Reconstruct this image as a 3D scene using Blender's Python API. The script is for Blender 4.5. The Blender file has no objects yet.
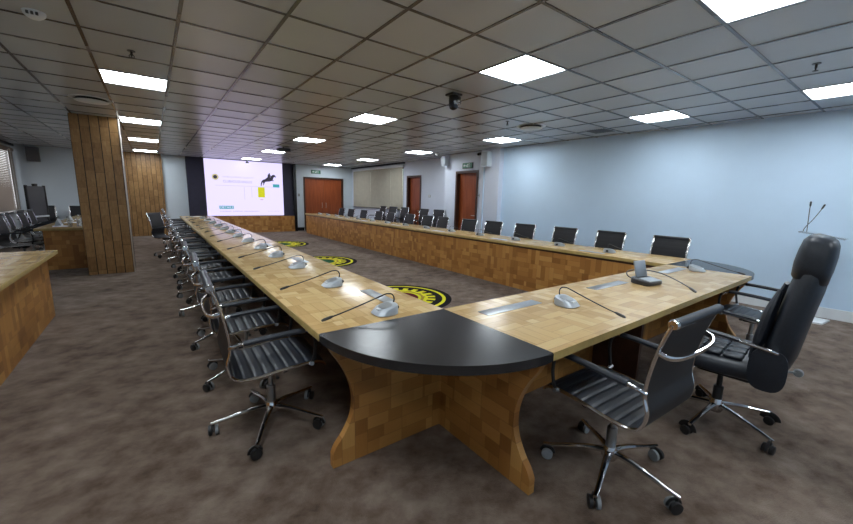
import bpy, bmesh, math, random
from mathutils import Vector, Matrix
random.seed(7)
PI = math.pi
R = math.radians
SC = bpy.context.scene
COL = SC.collection

# ------------------------------------------------------------------ materials
class NT:
    def __init__(s, name):
        s.m = bpy.data.materials.new(name)
        s.m.use_nodes = True
        s.t = s.m.node_tree
        s.b = s.t.nodes['Principled BSDF']
        s.tc = s.t.nodes.new('ShaderNodeTexCoord')
    def n(s, typ, **kw):
        x = s.t.nodes.new(typ)
        for k, v in kw.items(): setattr(x, k, v)
        return x
    def l(s, a, b): s.t.links.new(a, b)
    def put(s, sock, v):
        if hasattr(v, 'is_output'): s.l(v, sock)
        else: sock.default_value = v
    def math(s, op, a, b=None, c=None):
        x = s.n('ShaderNodeMath', operation=op)
        for i, v in enumerate((a, b, c)):
            if v is not None: s.put(x.inputs[i], v)
        return x.outputs[0]
    def sep(s, v=None):
        x = s.n('ShaderNodeSeparateXYZ'); s.l(v if v else s.tc.outputs['Object'], x.inputs[0]); return x.outputs
    def comb(s, a, b, c=0.0):
        x = s.n('ShaderNodeCombineXYZ')
        for i, v in enumerate((a, b, c)): s.put(x.inputs[i], v)
        return x.outputs[0]
    def white(s, v):
        x = s.n('ShaderNodeTexWhiteNoise', noise_dimensions='3D'); s.l(v, x.inputs['Vector']); return x.outputs['Value']
    def noise(s, v, scale, detail=3.0, rough=.6):
        x = s.n('ShaderNodeTexNoise'); x.inputs['Scale'].default_value = scale
        x.inputs['Detail'].default_value = detail; x.inputs['Roughness'].default_value = rough
        s.l(v if v else s.tc.outputs['Object'], x.inputs['Vector']); return x.outputs['Fac']
    def ramp(s, fac, stops):
        x = s.n('ShaderNodeValToRGB'); e = x.color_ramp.elements
        while len(e) < len(stops): e.new(.5)
        for i, (p, c) in enumerate(stops): e[i].position = p; e[i].color = (*c, 1)
        s.l(fac, x.inputs[0]); return x.outputs[0]
    def mix(s, fac, a, b, typ='MIX'):
        x = s.n('ShaderNodeMix', data_type='RGBA', blend_type=typ)
        s.put(x.inputs[0], fac)
        for i, v in ((6, a), (7, b)): s.put(x.inputs[i], (*v, 1) if isinstance(v, tuple) and len(v) == 3 else v)
        return x.outputs[2]
    def bump(s, h, strength=.2, dist=.01):
        x = s.n('ShaderNodeBump'); x.inputs['Strength'].default_value = strength
        x.inputs['Distance'].default_value = dist; s.l(h, x.inputs['Height']); s.l(x.outputs[0], s.b.inputs['Normal'])
    def fin(s, col=None, rough=None, metal=None, spec=None):
        if col is not None: s.put(s.b.inputs['Base Color'], (*col, 1) if isinstance(col, tuple) and len(col) == 3 else col)
        if rough is not None: s.put(s.b.inputs['Roughness'], rough)
        if metal is not None: s.b.inputs['Metallic'].default_value = metal
        if spec is not None: s.b.inputs['Specular IOR Level'].default_value = spec
        return s.m

def plain(name, col, rough=.5, metal=0.0, spec=.5, var=.06, scale=14.0):
    """a plain finish with a faint unevenness of its colour and gloss"""
    t = NT(name)
    f = t.noise(None, scale)
    c = t.ramp(f, [(.3, tuple(x*(1-var) for x in col)), (.7, tuple(min(1, x*(1+var)) for x in col))])
    r = t.math('MULTIPLY_ADD', f, .12, rough-.06)
    return t.fin(c, r, metal, spec)

def emit(name, col, strength):
    t = NT(name)
    t.b.inputs['Base Color'].default_value = (*[x*.1 for x in col], 1)
    t.b.inputs['Emission Color'].default_value = (*col, 1)
    t.b.inputs['Emission Strength'].default_value = strength
    t.b.inputs['Roughness'].default_value = .4
    return t.m

def blocks(name, ax, cell, n, stops, rough=.3, grain=.25, seam=.03, flat=False, spec=.5, coat=0.0):
    """end-grain block parquet: square cells, each cut into n strips lying one way or the other"""
    t = NT(name)
    o = t.sep()
    u = t.math('DIVIDE', o[ax[0]], cell); v = t.math('DIVIDE', o[ax[1]], cell)
    rowv = t.math('FLOOR', v)
    u = t.math('ADD', u, t.math('MULTIPLY', t.white(t.comb(rowv, 3.3, 1.7)), 1.0))
    cu = t.math('FLOOR', u); cv = rowv
    fu = t.math('FRACT', u); fv = t.math('FRACT', v)
    flip = t.math('GREATER_THAN', t.white(t.comb(cu, cv, 0.5)), .5)
    inv = t.math('SUBTRACT', 1.0, flip)
    a = t.math('ADD', t.math('MULTIPLY', fu, flip), t.math('MULTIPLY', fv, inv))     # across the strips
    w = t.math('ADD', t.math('MULTIPLY', fv, flip), t.math('MULTIPLY', fu, inv))     # along them
    an = t.math('MULTIPLY', a, float(n))
    st = t.math('FLOOR', an)
    half = t.math('FLOOR', t.math('ADD', w, t.math('MULTIPLY', t.white(t.comb(cu, cv, t.math('ADD', st, 20.0))), 1.0)))
    rnd = t.white(t.comb(cu, cv, t.math('ADD', st, t.math('MULTIPLY', half, 7.0))))
    g1 = t.noise(t.comb(t.math('MULTIPLY', an, 5.0), w, t.math('MULTIPLY', rnd, 50.0)), 2.2, 4.0)
    f = t.math('ADD', t.math('MULTIPLY', rnd, 1-grain), t.math('MULTIPLY', g1, grain))
    col = t.ramp(f, stops)
    fa = t.math('FRACT', an)
    d = t.math('MINIMUM', t.math('MINIMUM', fa, t.math('SUBTRACT', 1.0, fa)), t.math('MULTIPLY', t.math('MINIMUM', w, t.math('SUBTRACT', 1.0, w)), float(n)))
    s_ = t.math('LESS_THAN', d, seam)
    col = t.mix(t.math('MULTIPLY', s_, .30), col, (.10, .05, .02))
    if not flat: t.bump(t.math('SUBTRACT', rnd, s_), .04, .0015)
    if coat: t.b.inputs['Coat Weight'].default_value = coat; t.b.inputs['Coat Roughness'].default_value = .17
    return t.fin(col, t.math('MULTIPLY_ADD', g1, .05, rough-.025), 0.0, spec)

def cladding(name, ax, width, stops, hgt=.24):
    """upright boards of stacked blocks with a dark gap between boards"""
    t = NT(name); o = t.sep()
    u = t.math('DIVIDE', o[ax[0]], width); cu = t.math('FLOOR', u); fu = t.math('FRACT', u)
    v = t.math('ADD', t.math('DIVIDE', o[ax[1]], hgt), t.math('MULTIPLY', t.white(t.comb(cu, 1.0, 2.0)), 9.0))
    wob = t.math('MULTIPLY', t.noise(t.comb(cu, v, 0.0), 1.7), .8)
    v = t.math('ADD', v, wob)
    cv = t.math('FLOOR', v); fv = t.math('FRACT', v)
    rnd = t.white(t.comb(cu, cv, 0.0))
    g = t.noise(t.comb(t.math('MULTIPLY', u, 9.0), v, t.math('MULTIPLY', rnd, 30.0)), 1.5, 5.0)
    k = t.noise(t.comb(u, v, 4.0), 3.0, 2.0)
    f = t.math('ADD', t.math('MULTIPLY', rnd, .20), t.math('ADD', t.math('MULTIPLY', g, .45), t.math('MULTIPLY', k, .35)))
    col = t.ramp(f, stops)
    edge = t.math('MINIMUM', fu, t.math('SUBTRACT', 1.0, fu))
    gap = t.math('LESS_THAN', edge, .045)
    jn = t.math('MULTIPLY', t.math('LESS_THAN', fv, .03), .35)
    col = t.mix(jn, col, (.07, .035, .012))
    col = t.mix(gap, col, (.02, .011, .006))
    t.bump(t.math('SUBTRACT', 1.0, gap), .6, .012)
    return t.fin(col, .42, 0.0, .4)

M = {}
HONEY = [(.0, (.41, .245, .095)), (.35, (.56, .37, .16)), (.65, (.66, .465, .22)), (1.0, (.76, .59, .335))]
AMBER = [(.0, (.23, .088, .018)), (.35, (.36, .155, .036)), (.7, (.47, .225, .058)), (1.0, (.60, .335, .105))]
OAK = [(.2, (.10, .05, .018)), (.42, (.25, .132, .048)), (.6, (.34, .19, .072)), (.85, (.50, .32, .14))]
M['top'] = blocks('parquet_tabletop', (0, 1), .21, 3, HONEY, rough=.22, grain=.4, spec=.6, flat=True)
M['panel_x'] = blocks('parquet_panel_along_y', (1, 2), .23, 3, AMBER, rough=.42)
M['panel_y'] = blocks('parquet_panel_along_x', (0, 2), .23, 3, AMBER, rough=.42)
M['edge'] = plain('light_edge_band', (.50, .36, .13), .38, var=.15)
M['clad_y'] = cladding('block_cladding', (0, 2), .124, OAK)
M['clad_x'] = cladding('block_cladding_side', (1, 2), .124, OAK)

def carpet():
    t = NT('brown_grey_carpet')
    o = t.tc.outputs['Object']
    mp = t.n('ShaderNodeMapping'); mp.inputs['Rotation'].default_value = (0, 0, R(35)); mp.inputs['Scale'].default_value = (1.0, 1.15, 1.0)
    t.l(o, mp.inputs[0])
    big = t.noise(mp.outputs[0], 1.1, 4.0, .55)
    mid = t.noise(mp.outputs[0], 5.5, 5.0, .62)
    fine = t.noise(o, 160.0, 2.0, .7)
    f = t.math('ADD', t.math('MULTIPLY', big, .38), t.math('MULTIPLY', mid, .62))
    col = t.ramp(f, [(.35, (.050, .028, .017)), (.43, (.120, .080, .056)), (.52, (.185, .134, .101)), (.65, (.280, .220, .178))])
    col = t.mix(t.math('MULTIPLY', fine, .40), col, (.080, .058, .044))
    t.bump(t.math('ADD', fine, t.math('MULTIPLY', mid, 1.2)), .55, .008)
    t.b.inputs['Sheen Weight'].default_value = .12
    return t.fin(col, .95, 0.0, .1)
M['carpet'] = carpet()

def tile():
    t = NT('mineral_fibre_tile')
    f = t.noise(None, 240.0, 2.0); g = t.noise(None, 1.3, 2.0)
    o = t.sep()
    cell = t.white(t.comb(t.math('FLOOR', t.math('DIVIDE', t.math('SUBTRACT', o[0], .8588), .6)), t.math('FLOOR', t.math('DIVIDE', t.math('SUBTRACT', o[1], 1.046), .6)), 2.0))
    k = t.math('ADD', t.math('ADD', t.math('MULTIPLY', f, .25), t.math('MULTIPLY', g, .3)), t.math('MULTIPLY', cell, .45))
    col = t.ramp(k, [(.2, (.48, .51, .545)), (.8, (.575, .61, .65))])
    t.bump(f, .03, .0006)
    return t.fin(col, .27, 0.0, .5)
M['tile'] = tile()
M['grid'] = plain('grid_metal', (.17, .16, .15), .26, .5, var=.03, scale=.7)
M['wall'] = plain('pale_blue_white_paint', (.58, .735, .90), .6, spec=.3, var=.02, scale=2.0)
M['wall_lav'] = plain('door_wall_lavender_white', (.68, .73, .84), .6, spec=.3, var=.02, scale=2.0)  # paler and more lavender than the plain wall
M['wall_far'] = plain('far_wall_paint', (.62, .69, .75), .6, spec=.3, var=.02, scale=2.0)
M['white'] = plain('white_gloss_paint', (.74, .77, .80), .4, var=.02)
M['navy'] = plain('dark_navy_panel', (.022, .020, .045), .45, var=.15)
M['blackgloss'] = plain('black_gloss', (.012, .012, .014), .25)
M['laminate'] = plain('charcoal_laminate', (.016, .0155, .017), .24, var=.05, scale=2.5, spec=.6)
M['chrome'] = plain('polished_chrome', (.72, .72, .73), .14, 1.0, var=.03)
M['steel'] = plain('brushed_steel', (.42, .44, .46), .42, 1.0, var=.08)
M['leather'] = plain('black_leather', (.013, .017, .025), .42, var=.2, scale=90.0, spec=.5)
M['mesh'] = plain('black_backrest_cloth', (.014, .014, .017), .58, var=.2, scale=120.0)
M['greyback'] = plain('slate_backrest_cloth', (.020, .024, .036), .55, var=.2, scale=120.0)
M['rubber'] = plain('black_plastic', (.015, .015, .016), .45)
M['wheelrim'] = plain('grey_wheel_tread', (.27, .29, .30), .5)
M['silver'] = plain('silver_plastic', (.44, .48, .52), .38, .25, var=.04)
M['whitepl'] = plain('white_plastic', (.76, .79, .82), .35, var=.02)
M['dkgrey'] = plain('dark_grey_plastic', (.055, .058, .062), .45)
M['paper'] = plain('white_paper', (.82, .83, .84), .7, var=.02)
M['green'] = plain('sign_green', (.02, .16, .085), .4)
M['signwhite'] = plain('sign_white', (.75, .80, .78), .5)
M['yellow'] = plain('emblem_yellow', (.70, .66, .03), .85, var=.12, scale=50.0, spec=.1)
M['gold'] = plain('emblem_ochre', (.36, .26, .04), .85, var=.2, scale=50.0, spec=.1)
M['embblack'] = plain('emblem_black', (.012, .011, .012), .9, spec=.1)
M['maroon'] = plain('emblem_maroon', (.11, .012, .02), .9, spec=.1)
M['embgreen'] = plain('emblem_green', (.012, .085, .04), .9, spec=.1)
M['blind'] = plain('beige_roller_fabric', (.47, .44, .36), .8, var=.05, scale=6.0, spec=.1)
M['slat'] = plain('brown_grey_slat', (.34, .28, .235), .5, var=.06)
M['mic_black'] = plain('gooseneck_black', (.02, .02, .022), .4)
M['darkwood'] = plain('dark_frame_wood', (.055, .02, .011), .45, var=.2)
M['chairgrey'] = plain('grey_chair_cloth', (.085, .085, .095), .6, var=.15, scale=80)
M['silverstrip'] = plain('pale_corner_trim', (.66, .60, .52), .4, .3)

def glass(name, tint, rough=.02):
    t = NT(name)
    t.b.inputs['Transmission Weight'].default_value = .95
    t.b.inputs['IOR'].default_value = 1.3
    f = t.noise(None, 3.0)
    return t.fin(tint, t.math('MULTIPLY_ADD', f, .02, rough), 0.0, .5)
M['acrylic'] = glass('clear_acrylic', (.93, .96, .98))
M['glass'] = glass('drinking_glass', (.95, .97, .98))

def doorwood():
    t = NT('red_brown_veneer'); o = t.sep()
    g = t.noise(t.comb(t.math('MULTIPLY', t.math('ADD', o[0], o[1]), 22.0), t.math('MULTIPLY', o[2], 1.6), 0.0), 1.0, 5.0)
    return t.fin(t.ramp(g, [(.3, (.21, .042, .011)), (.7, (.34, .082, .022))]), .38, 0.0, .4)
M['door'] = doorwood()
M['lamp'] = emit('lit_diffuser', (.87, .945, 1.0), 22.5)
M['screen'] = emit('lit_screen', (.72, .655, 1.0), 1.22)
M['screen'].node_tree.nodes['Principled BSDF'].inputs['Base Color'].default_value = (.02, .02, .02, 1)
M['s_yellow'] = emit('screen_yellow', (.60, .60, .015), 1.0)
M['s_teal'] = emit('screen_teal', (.06, .36, .42), 1.0)
M['s_grey'] = emit('screen_grey', (.40, .36, .45), 1.0)
M['s_line'] = emit('screen_line', (.56, .50, .62), 1.0)
M['s_dark'] = emit('screen_dark', (.035, .03, .05), 1.0)
M['s_gold'] = emit('screen_gold', (.62, .54, .30), 1.0)
M['s_red'] = emit('screen_red', (.62, .22, .30), 1.0)
M['day'] = emit('daylight_pane', (.95, .97, 1.0), 2.2)

# ------------------------------------------------------------------ mesh helpers
def catmull(pts, n):
    P = [Vector(p) for p in pts]
    P = [P[0]*2-P[1]] + P + [P[-1]*2-P[-2]]
    out = []
    for i in range(1, len(P)-2):
        for k in range(n):
            t = k/n; a, b, c, d = P[i-1], P[i], P[i+1], P[i+2]
            out.append(.5*((2*b)+(c-a)*t+(2*a-5*b+4*c-d)*t*t+(3*b-a-3*c+d)*t**3))
    out.append(P[-2].copy())
    return out

class B:
    def __init__(s): s.bm = bmesh.new(); s.mi = 0
    def _tag(s, n0):
        s.bm.faces.ensure_lookup_table()
        for f in list(s.bm.faces)[n0:]: f.material_index = s.mi
    def box(s, x0, x1, y0, y1, z0, z1, bev=0.0, mat=None, seg=2):
        n0 = len(s.bm.faces)
        vs = [s.bm.verts.new((x, y, z)) for x in (x0, x1) for y in (y0, y1) for z in (z0, z1)]
        fs = [s.bm.faces.new([vs[i] for i in q]) for q in ((0,1,3,2),(4,6,7,5),(0,4,5,1),(2,3,7,6),(0,2,6,4),(1,5,7,3))]
        if bev:
            es = list({e for f in fs for e in f.edges})
            bmesh.ops.bevel(s.bm, geom=es, offset=bev, segments=seg, affect='EDGES', profile=.5)
        if mat is not None:
            for v in {v for f in list(s.bm.faces)[n0:] for v in f.verts}: v.co = mat @ v.co
        s._tag(n0); return s
    def grid(s, rows, closed=False, caps=False):
        n0 = len(s.bm.faces)
        V = [[s.bm.verts.new(p) for p in r] for r in rows]
        m = len(V[0])
        for i in range(len(V)-1):
            for j in range(m if closed else m-1):
                k = (j+1) % m
                try: s.bm.faces.new((V[i][j], V[i][k], V[i+1][k], V[i+1][j]))
                except ValueError: pass
        if caps:
            for r in (V[0], V[-1]):
                try: s.bm.faces.new(r)
                except ValueError: pass
        s._tag(n0); return s
    def tube(s, path, rx, ry=None, n=8, up=(0, 0, 1), smooth=0, power=2.0):
        """sweep an ellipse (rx sideways, ry towards up) along path; rx, ry may be lists"""
        P = catmull(path, smooth) if smooth else [Vector(p) for p in path]
        ry = rx if ry is None else ry
        L = len(P); rows = []; side = None
        def at(r, i):
            if isinstance(r, (list, tuple)):
                f = i/(L-1)*(len(r)-1); k = min(int(f), len(r)-2); return r[k]+(r[k+1]-r[k])*(f-k)
            return r
        for i in range(L):
            t = (P[min(i+1, L-1)]-P[max(i-1, 0)]).normalized()
            if side is None:
                u = Vector(up)
                if abs(t.dot(u)) > .95: u = Vector((1, 0, 0)) if abs(t.x) < .9 else Vector((0, 1, 0))
                side = t.cross(u).normalized()
            else: side = (side-t*side.dot(t)).normalized()
            nn = side.cross(t).normalized()
            a, b = at(rx, i), at(ry, i)
            row = []
            for k in range(n):
                c, d = math.cos(2*PI*(k+.5)/n), math.sin(2*PI*(k+.5)/n)
                if power != 2.0:
                    c = math.copysign(abs(c)**(2/power), c); d = math.copysign(abs(d)**(2/power), d)
                row.append(P[i]+side*(a*c)+nn*(b*d))
            rows.append(row)
        return s.grid(rows, True, True)
    def lathe(s, prof, c=(0, 0, 0), n=20, axis='z'):
        rows = []
        for r, h in prof:
            row = []
            for k in range(n):
                a = 2*PI*k/n; x, y = max(r, 1e-4)*math.cos(a), max(r, 1e-4)*math.sin(a)
                p = {'z': (x, y, h), 'x': (h, x, y), 'y': (y, h, x)}[axis]
                row.append((c[0]+p[0], c[1]+p[1], c[2]+p[2]))
            rows.append(row)
        return s.grid(rows, True, True)
    def prism(s, poly, d0, d1, plane='xy'):
        """poly extruded from d0 to d1 along the axis across the plane"""
        def q(a, b, d): return {'xy': (a, b, d), 'xz': (a, d, b), 'yz': (d, a, b)}[plane]
        n0 = len(s.bm.faces)
        A = [s.bm.verts.new(q(a, b, d0)) for a, b in poly]; Bv = [s.bm.verts.new(q(a, b, d1)) for a, b in poly]
        s.bm.faces.new(A); s.bm.faces.new(list(reversed(Bv)))
        m = len(A)
        for i in range(m): s.bm.faces.new((A[i], A[(i+1) % m], Bv[(i+1) % m], Bv[i]))
        s._tag(n0); return s
    def loft(s, secs, n=20, power=3.2):
        """secs: (centre, half a along u, half b along v, u, v)"""
        rows = []
        for c, a, b, u, v in secs:
            c, u, v = Vector(c), Vector(u), Vector(v); row = []
            for k in range(n):
                x, y = math.cos(2*PI*k/n), math.sin(2*PI*k/n)
                x = math.copysign(abs(x)**(2/power), x); y = math.copysign(abs(y)**(2/power), y)
                row.append(c+u*(a*x)+v*(b*y))
            rows.append(row)
        return s.grid(rows, True, True)
    def build(s, name, mats, parent=None, loc=(0, 0, 0), rot=(0, 0, 0), sharp=38):
        bmesh.ops.recalc_face_normals(s.bm, faces=s.bm.faces)
        me = bpy.data.meshes.new(name); s.bm.to_mesh(me); s.bm.free()
        for m in (mats if isinstance(mats, (list, tuple)) else [mats]): me.materials.append(m)
        for p in me.polygons: p.use_smooth = True
        me.set_sharp_from_angle(angle=R(sharp))
        o = bpy.data.objects.new(name, me); COL.objects.link(o)
        o.location = loc; o.rotation_euler = rot
        if parent: o.parent = parent
        return o

def thing(name, label, cat, loc=(0, 0, 0), rz=0.0, group=None):
    o = bpy.data.objects.new(name, None); COL.objects.link(o)
    o.empty_display_size = .1
    o.location = loc; o.rotation_euler = (0, 0, rz)
    return tag(o, label, cat, group)
def tag(o, label, cat, group=None):
    o['label'] = label; o['category'] = cat
    if group: o['group'] = group
    return o
def struct(o, label=None):
    o['kind'] = 'structure'
    if label: o['label'] = label
    return o
def kids(o, pool): return pool.get(o, [])
def tree_of(root):
    pool = {}
    for o in COL.objects:
        if o.parent: pool.setdefault(o.parent, []).append(o)
    return pool
def dup(root, loc, rz, label, group=None, pool=None):
    def rec(o, par):
        c = o.copy(); COL.objects.link(c)
        if par: c.parent = par
        for ch in pool.get(o, []): rec(ch, c)
        return c
    pool = pool or tree_of(root)
    r = rec(root, None)
    r.location = loc; r.rotation_euler = (0, 0, rz); r['label'] = label
    if group: r['group'] = group
    return r
ORD = ['first', 'second', 'third', 'fourth', 'fifth', 'sixth', 'seventh', 'eighth', 'ninth', 'tenth', 'eleventh', 'twelfth', 'thirteenth', 'fourteenth']

# ------------------------------------------------------------------ room
H = 2.674                       # ceiling height
GX, GY = .8588, 1.046           # ceiling grid offset
XL, XR, Y0, Y1 = -3.05, 7.05, -2.6, 15.5
TT = .76                        # table height

struct(B().box(XL-.2, XR+.5, Y0-.2, Y1+.2, -.1, 0).build('floor', M['carpet']), 'mottled brown grey carpet')

# light panel cells (grid column, grid row)
LIGHTS = []
for a in (-2, 3, 8):
    for b in (-4, -1, 2, 7, 12, 17, 22):  # cells out of view carry the grid on, unseen, added for their light
        LIGHTS.append((a, b))
lit = set(LIGHTS)
c = B()
nx0, nx1 = math.floor((XL-GX)/.6)-1, math.ceil((XR+.4-GX)/.6)+1
ny0, ny1 = math.floor((Y0-GY)/.6)-1, math.ceil((Y1-GY)/.6)+1
n0 = 0
for i in range(nx0, nx1):
    for j in range(ny0, ny1):
        if (i, j) in lit: continue
        x0, x1 = max(GX+.6*i, XL-.15), min(GX+.6*(i+1), XR+.4)
        y0, y1 = max(GY+.6*j, Y0-.15), min(GY+.6*(j+1), Y1+.15)
        if x1-x0 < .02 or y1-y0 < .02: continue
        c.grid([[(x0, y0, H), (x1, y0, H)], [(x0, y1, H), (x1, y1, H)]])
c.box(XL-.2, XR+.5, Y0-.2, Y1+.2, H+.06, H+.1)
struct(c.build('ceiling', M['tile']), 'grey white suspended tile ceiling')
g = B()
for i in range(nx0, nx1+1):
    x = GX+.6*i
    if XL < x < XR+.3: g.box(x-.012, x+.012, Y0, Y1, H-.006, H+.02)
for j in range(ny0, ny1+1):
    y = GY+.6*j
    if Y0 < y < Y1: g.box(XL, XR+.2, y-.012, y+.012, H-.005, H+.02)
struct(g.build('trim_1', M['grid']), 'metal grid of the tile ceiling')

def light_word(a, b):
    col = {-2: 'pillar side', 3: 'middle', 8: 'plain wall side'}[a]
    return col
row_word = {-4: 'added unseen row behind the camera', -1: 'first row from the camera', 2: 'second row from the camera', 7: 'third row from the camera', 12: 'fourth row from the camera', 17: 'fifth row from the camera', 22: 'last row, by the screen wall'}
first = None
for a, b in LIGHTS:
    x, y = GX+.6*a+.3, GY+.6*b+.3
    lab = 'lit square ceiling panel, %s column, %s' % (light_word(a, b), row_word[b])
    if first is None:
        first = thing('ceiling_light', lab, 'ceiling light', (x, y, H), 0, 'lit ceiling panels')
        fr = B()
        for q in ((-.3, .3, -.3, -.283), (-.3, .3, .283, .3), (-.3, -.283, -.283, .283), (.283, .3, -.283, .283)): fr.box(*q, -.004, .03)
        fr.build('frame', M['whitepl'], first)
        B().box(-.283, .283, -.283, .283, .004, .012).build('diffuser', M['lamp'], first)
        lpool = tree_of(first)
    else: dup(first, (x, y, H), 0, lab, None, lpool)

# walls -----------------------------------------------------------------
XW = 7.24                       # recessed part of the wall with the doors, from y = 8.5 on
XD = 6.86                       # the jog that holds the middle door
def wallx(name, segs, mat, label, x0, x1):
    b = B()
    for y0, y1, z0, z1 in segs: b.box(x0, x1, y0, y1, z0, z1)
    return struct(b.build(name, mat), label)
# plain wall: a run turned a little off the grid
p0, p1 = (7.26, -2.7), (6.88, 6.3)
b = B(); b.prism([p0, p1, (p1[0]+.9, p1[1]), (p0[0]+.5, p0[1])], 0, H+.1)
struct(b.build('wall_right', M['wall']), 'long plain pale blue wall')
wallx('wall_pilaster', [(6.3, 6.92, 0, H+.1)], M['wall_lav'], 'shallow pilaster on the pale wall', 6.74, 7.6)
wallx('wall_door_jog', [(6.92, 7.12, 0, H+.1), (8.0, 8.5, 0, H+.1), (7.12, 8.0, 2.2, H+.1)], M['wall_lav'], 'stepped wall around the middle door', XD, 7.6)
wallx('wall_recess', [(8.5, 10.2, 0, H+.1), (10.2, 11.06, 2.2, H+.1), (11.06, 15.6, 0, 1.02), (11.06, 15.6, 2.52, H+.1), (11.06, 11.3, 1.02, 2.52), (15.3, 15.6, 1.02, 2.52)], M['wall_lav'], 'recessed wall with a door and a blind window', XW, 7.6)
b = B(); b.box(XL-.1, 5.07, Y1, Y1+.2, 0, H+.1).box(6.80, XW, Y1, Y1+.2, 0, H+.1).box(5.07, 6.80, Y1, Y1+.2, 2.2, H+.1)
struct(b.build('wall_back', M['wall_far']), 'grey blue wall at the screen end')
b = B(); b.box(XL-.2, XL, Y0, 13.0, 0, H+.1).box(XL-.2, XL, 13.0, 15.3, 0, .86).box(XL-.2, XL, 15.3, Y1, 0, H+.1).box(XL-.2, XL, 13.0, 15.3, 2.5, H+.1)
struct(b.build('wall_left', M['white']), 'white wall with the slatted blind window')
b = B(); b.box(XL-.2, 7.7, Y0-.2, Y0, 0, H+.1)
struct(b.build('wall_front', M['wall']), 'plain wall behind the camera')

# skirtings
b = B(); b.prism([(p0[0]-.014, p0[1]), (p1[0]-.014, p1[1]), (p1[0]+.002, p1[1]), (p0[0]+.002, p0[1])], 0, .14)
struct(b.build('baseboard_right', M['white']), 'white skirting of the plain wall')
b = B(); b.box(4.74, 5.05, Y1-.02, Y1, 0, .14).box(6.83, XW, Y1-.02, Y1, 0, .14)
struct(b.build('baseboard_back', M['blackgloss']), 'dark skirting by the double door')

# doors -----------------------------------------------------------------
def door_in_x(name, x, y0, y1, z1, label, handle_side):
    b = B()
    b.box(x-.02, x+.14, y0, y0+.06, 0, z1).box(x-.02, x+.14, y1-.06, y1, 0, z1).box(x-.02, x+.14, y0+.06, y1-.06, z1-.06, z1)
    f = struct(b.build(name, M['darkwood']), label)
    lf = B().box(x+.09, x+.13, y0+.06, y1-.06, .01, z1-.06).build('leaf', M['door'], f)
    hy = y0+.14
    B().tube([(x+.09, hy, 1.02), (x+.045, hy, 1.02), (x+.04, hy+.02, 1.02), (x+.04, hy+.12, 1.02)], .009, n=8, smooth=3).build('door_handle', M['steel'], lf)
    return f
door_in_x('door_3', XW, 10.2, 11.06, 2.2, 'red brown door beside the roller blind window', 0)
door_in_x('door_2', XD, 7.12, 8.0, 2.2, 'red brown door under the green sign on the jog', 0)
b = B(); b.box(5.07, 5.13, Y1-.03, Y1+.12, 0, 2.2).box(6.74, 6.80, Y1-.03, Y1+.12, 0, 2.2).box(5.13, 6.74, Y1-.03, Y1+.12, 2.14, 2.2)
d1 = struct(b.build('door_1', M['darkwood']), 'double red brown door beside the screen')
for x0, x1, hx in ((5.13, 5.932, 5.85), (5.938, 6.74, 6.02)):
    lf = B().box(x0, x1, Y1+.05, Y1+.09, .01, 2.14).build('leaf', M['door'], d1)
    B().tube([(hx, Y1+.05, .95), (hx, Y1+.01, .96), (hx, Y1+.01, 1.14), (hx, Y1+.05, 1.15)], .008, n=8, smooth=3).build('door_handle', M['steel'], lf)

# roller-blind window on the recess
w = B(); w.box(XW+.02, XW+.1, 11.3, 11.36, 1.02, 2.52).box(XW+.02, XW+.1, 15.24, 15.3, 1.02, 2.52).box(XW+.02, XW+.1, 11.36, 15.24, 1.02, 1.08).box(XW+.02, XW+.1, 11.36, 15.24, 2.46, 2.52)
win2 = struct(w.build('window_2', M['darkwood']), 'wide window behind a beige roller blind')
B().box(XW+.055, XW+.065, 11.36, 15.24, 1.08, 2.46).build('window_pane', M['glass'], win2)
rb = thing('roller_blind', 'wide beige blind drawn down over the window between two red doors', 'blind', (XW, 13.3, 2.56))
B().box(-.07, -.003, -2.02, 2.02, -.05, .04, .008).build('head_rail', M['white'], rb)
for k in range(5):
    y0 = -1.99+k*.796
    B().box(-.036-.012*(k % 2), -.03-.012*(k % 2), y0, y0+.80, -1.53, -.05).build('blind_panel', M['blind'], rb)
B().box(-.055, -.02, -1.99, 1.99, -1.555, -1.53, .004).build('bottom_rail', M['dkgrey'], rb)
b = B(); b.box(XW-.09, XW, 11.2, 15.4, H-.05, H+.02)
struct(b.build('trim_2', M['blackgloss']), 'dark pelmet strip above the beige blind')

# slatted window on the wall with the blinds
w = B(); w.box(XL-.12, XL-.02, 13.0, 13.06, .86, 2.5).box(XL-.12, XL-.02, 15.24, 15.3, .86, 2.5).box(XL-.12, XL-.02, 13.06, 15.24, .86, .92).box(XL-.12, XL-.02, 13.06, 15.24, 2.44, 2.5).box(XL-.12, XL-.02, 14.1, 14.16, .92, 2.44)
win1 = struct(w.build('window_1', M['white']), 'daylit window behind a slatted blind')
B().box(XL-.09, XL-.08, 13.06, 15.24, .92, 2.44).build('window_pane', M['day'], win1)
struct(B().box(XL, XL+.16, 12.95, 15.35, .83, .86, .006).build('trim_3', M['blackgloss']), 'dark sill under the slatted blind')
struct(B().box(XL, XL+.06, 12.8, Y1, H-.06, H, .004).build('trim_4', M['blackgloss']), 'dark rail at the ceiling above the slatted blind')
for yc, hw, tilt, lab in ((13.95, .93, 52, 'brown grey slatted blind with daylight between its slats'), (15.13, .20, 84, 'narrow closed slatted blind in the corner beside the half-open one')):
    vb = thing('slatted_blind', lab, 'blind', (XL, yc, 2.5), 0, 'slatted blinds')
    B().box(.01, .07, -hw, hw, -.04, .04, .004).build('head_rail', M['slat'], vb)
    for k in range(36):
        B().box(-.027, .027, -hw+.01, hw-.01, -.0012, .0012).build('slat', M['slat'], vb, (.04, 0, -.06-k*.044), (0, R(tilt), 0))
    for yy in (-.7*hw, .7*hw): B().box(.070, .073, yy-.004, yy+.004, -1.62, -.04).build('cord', M['paper'], vb)

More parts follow.
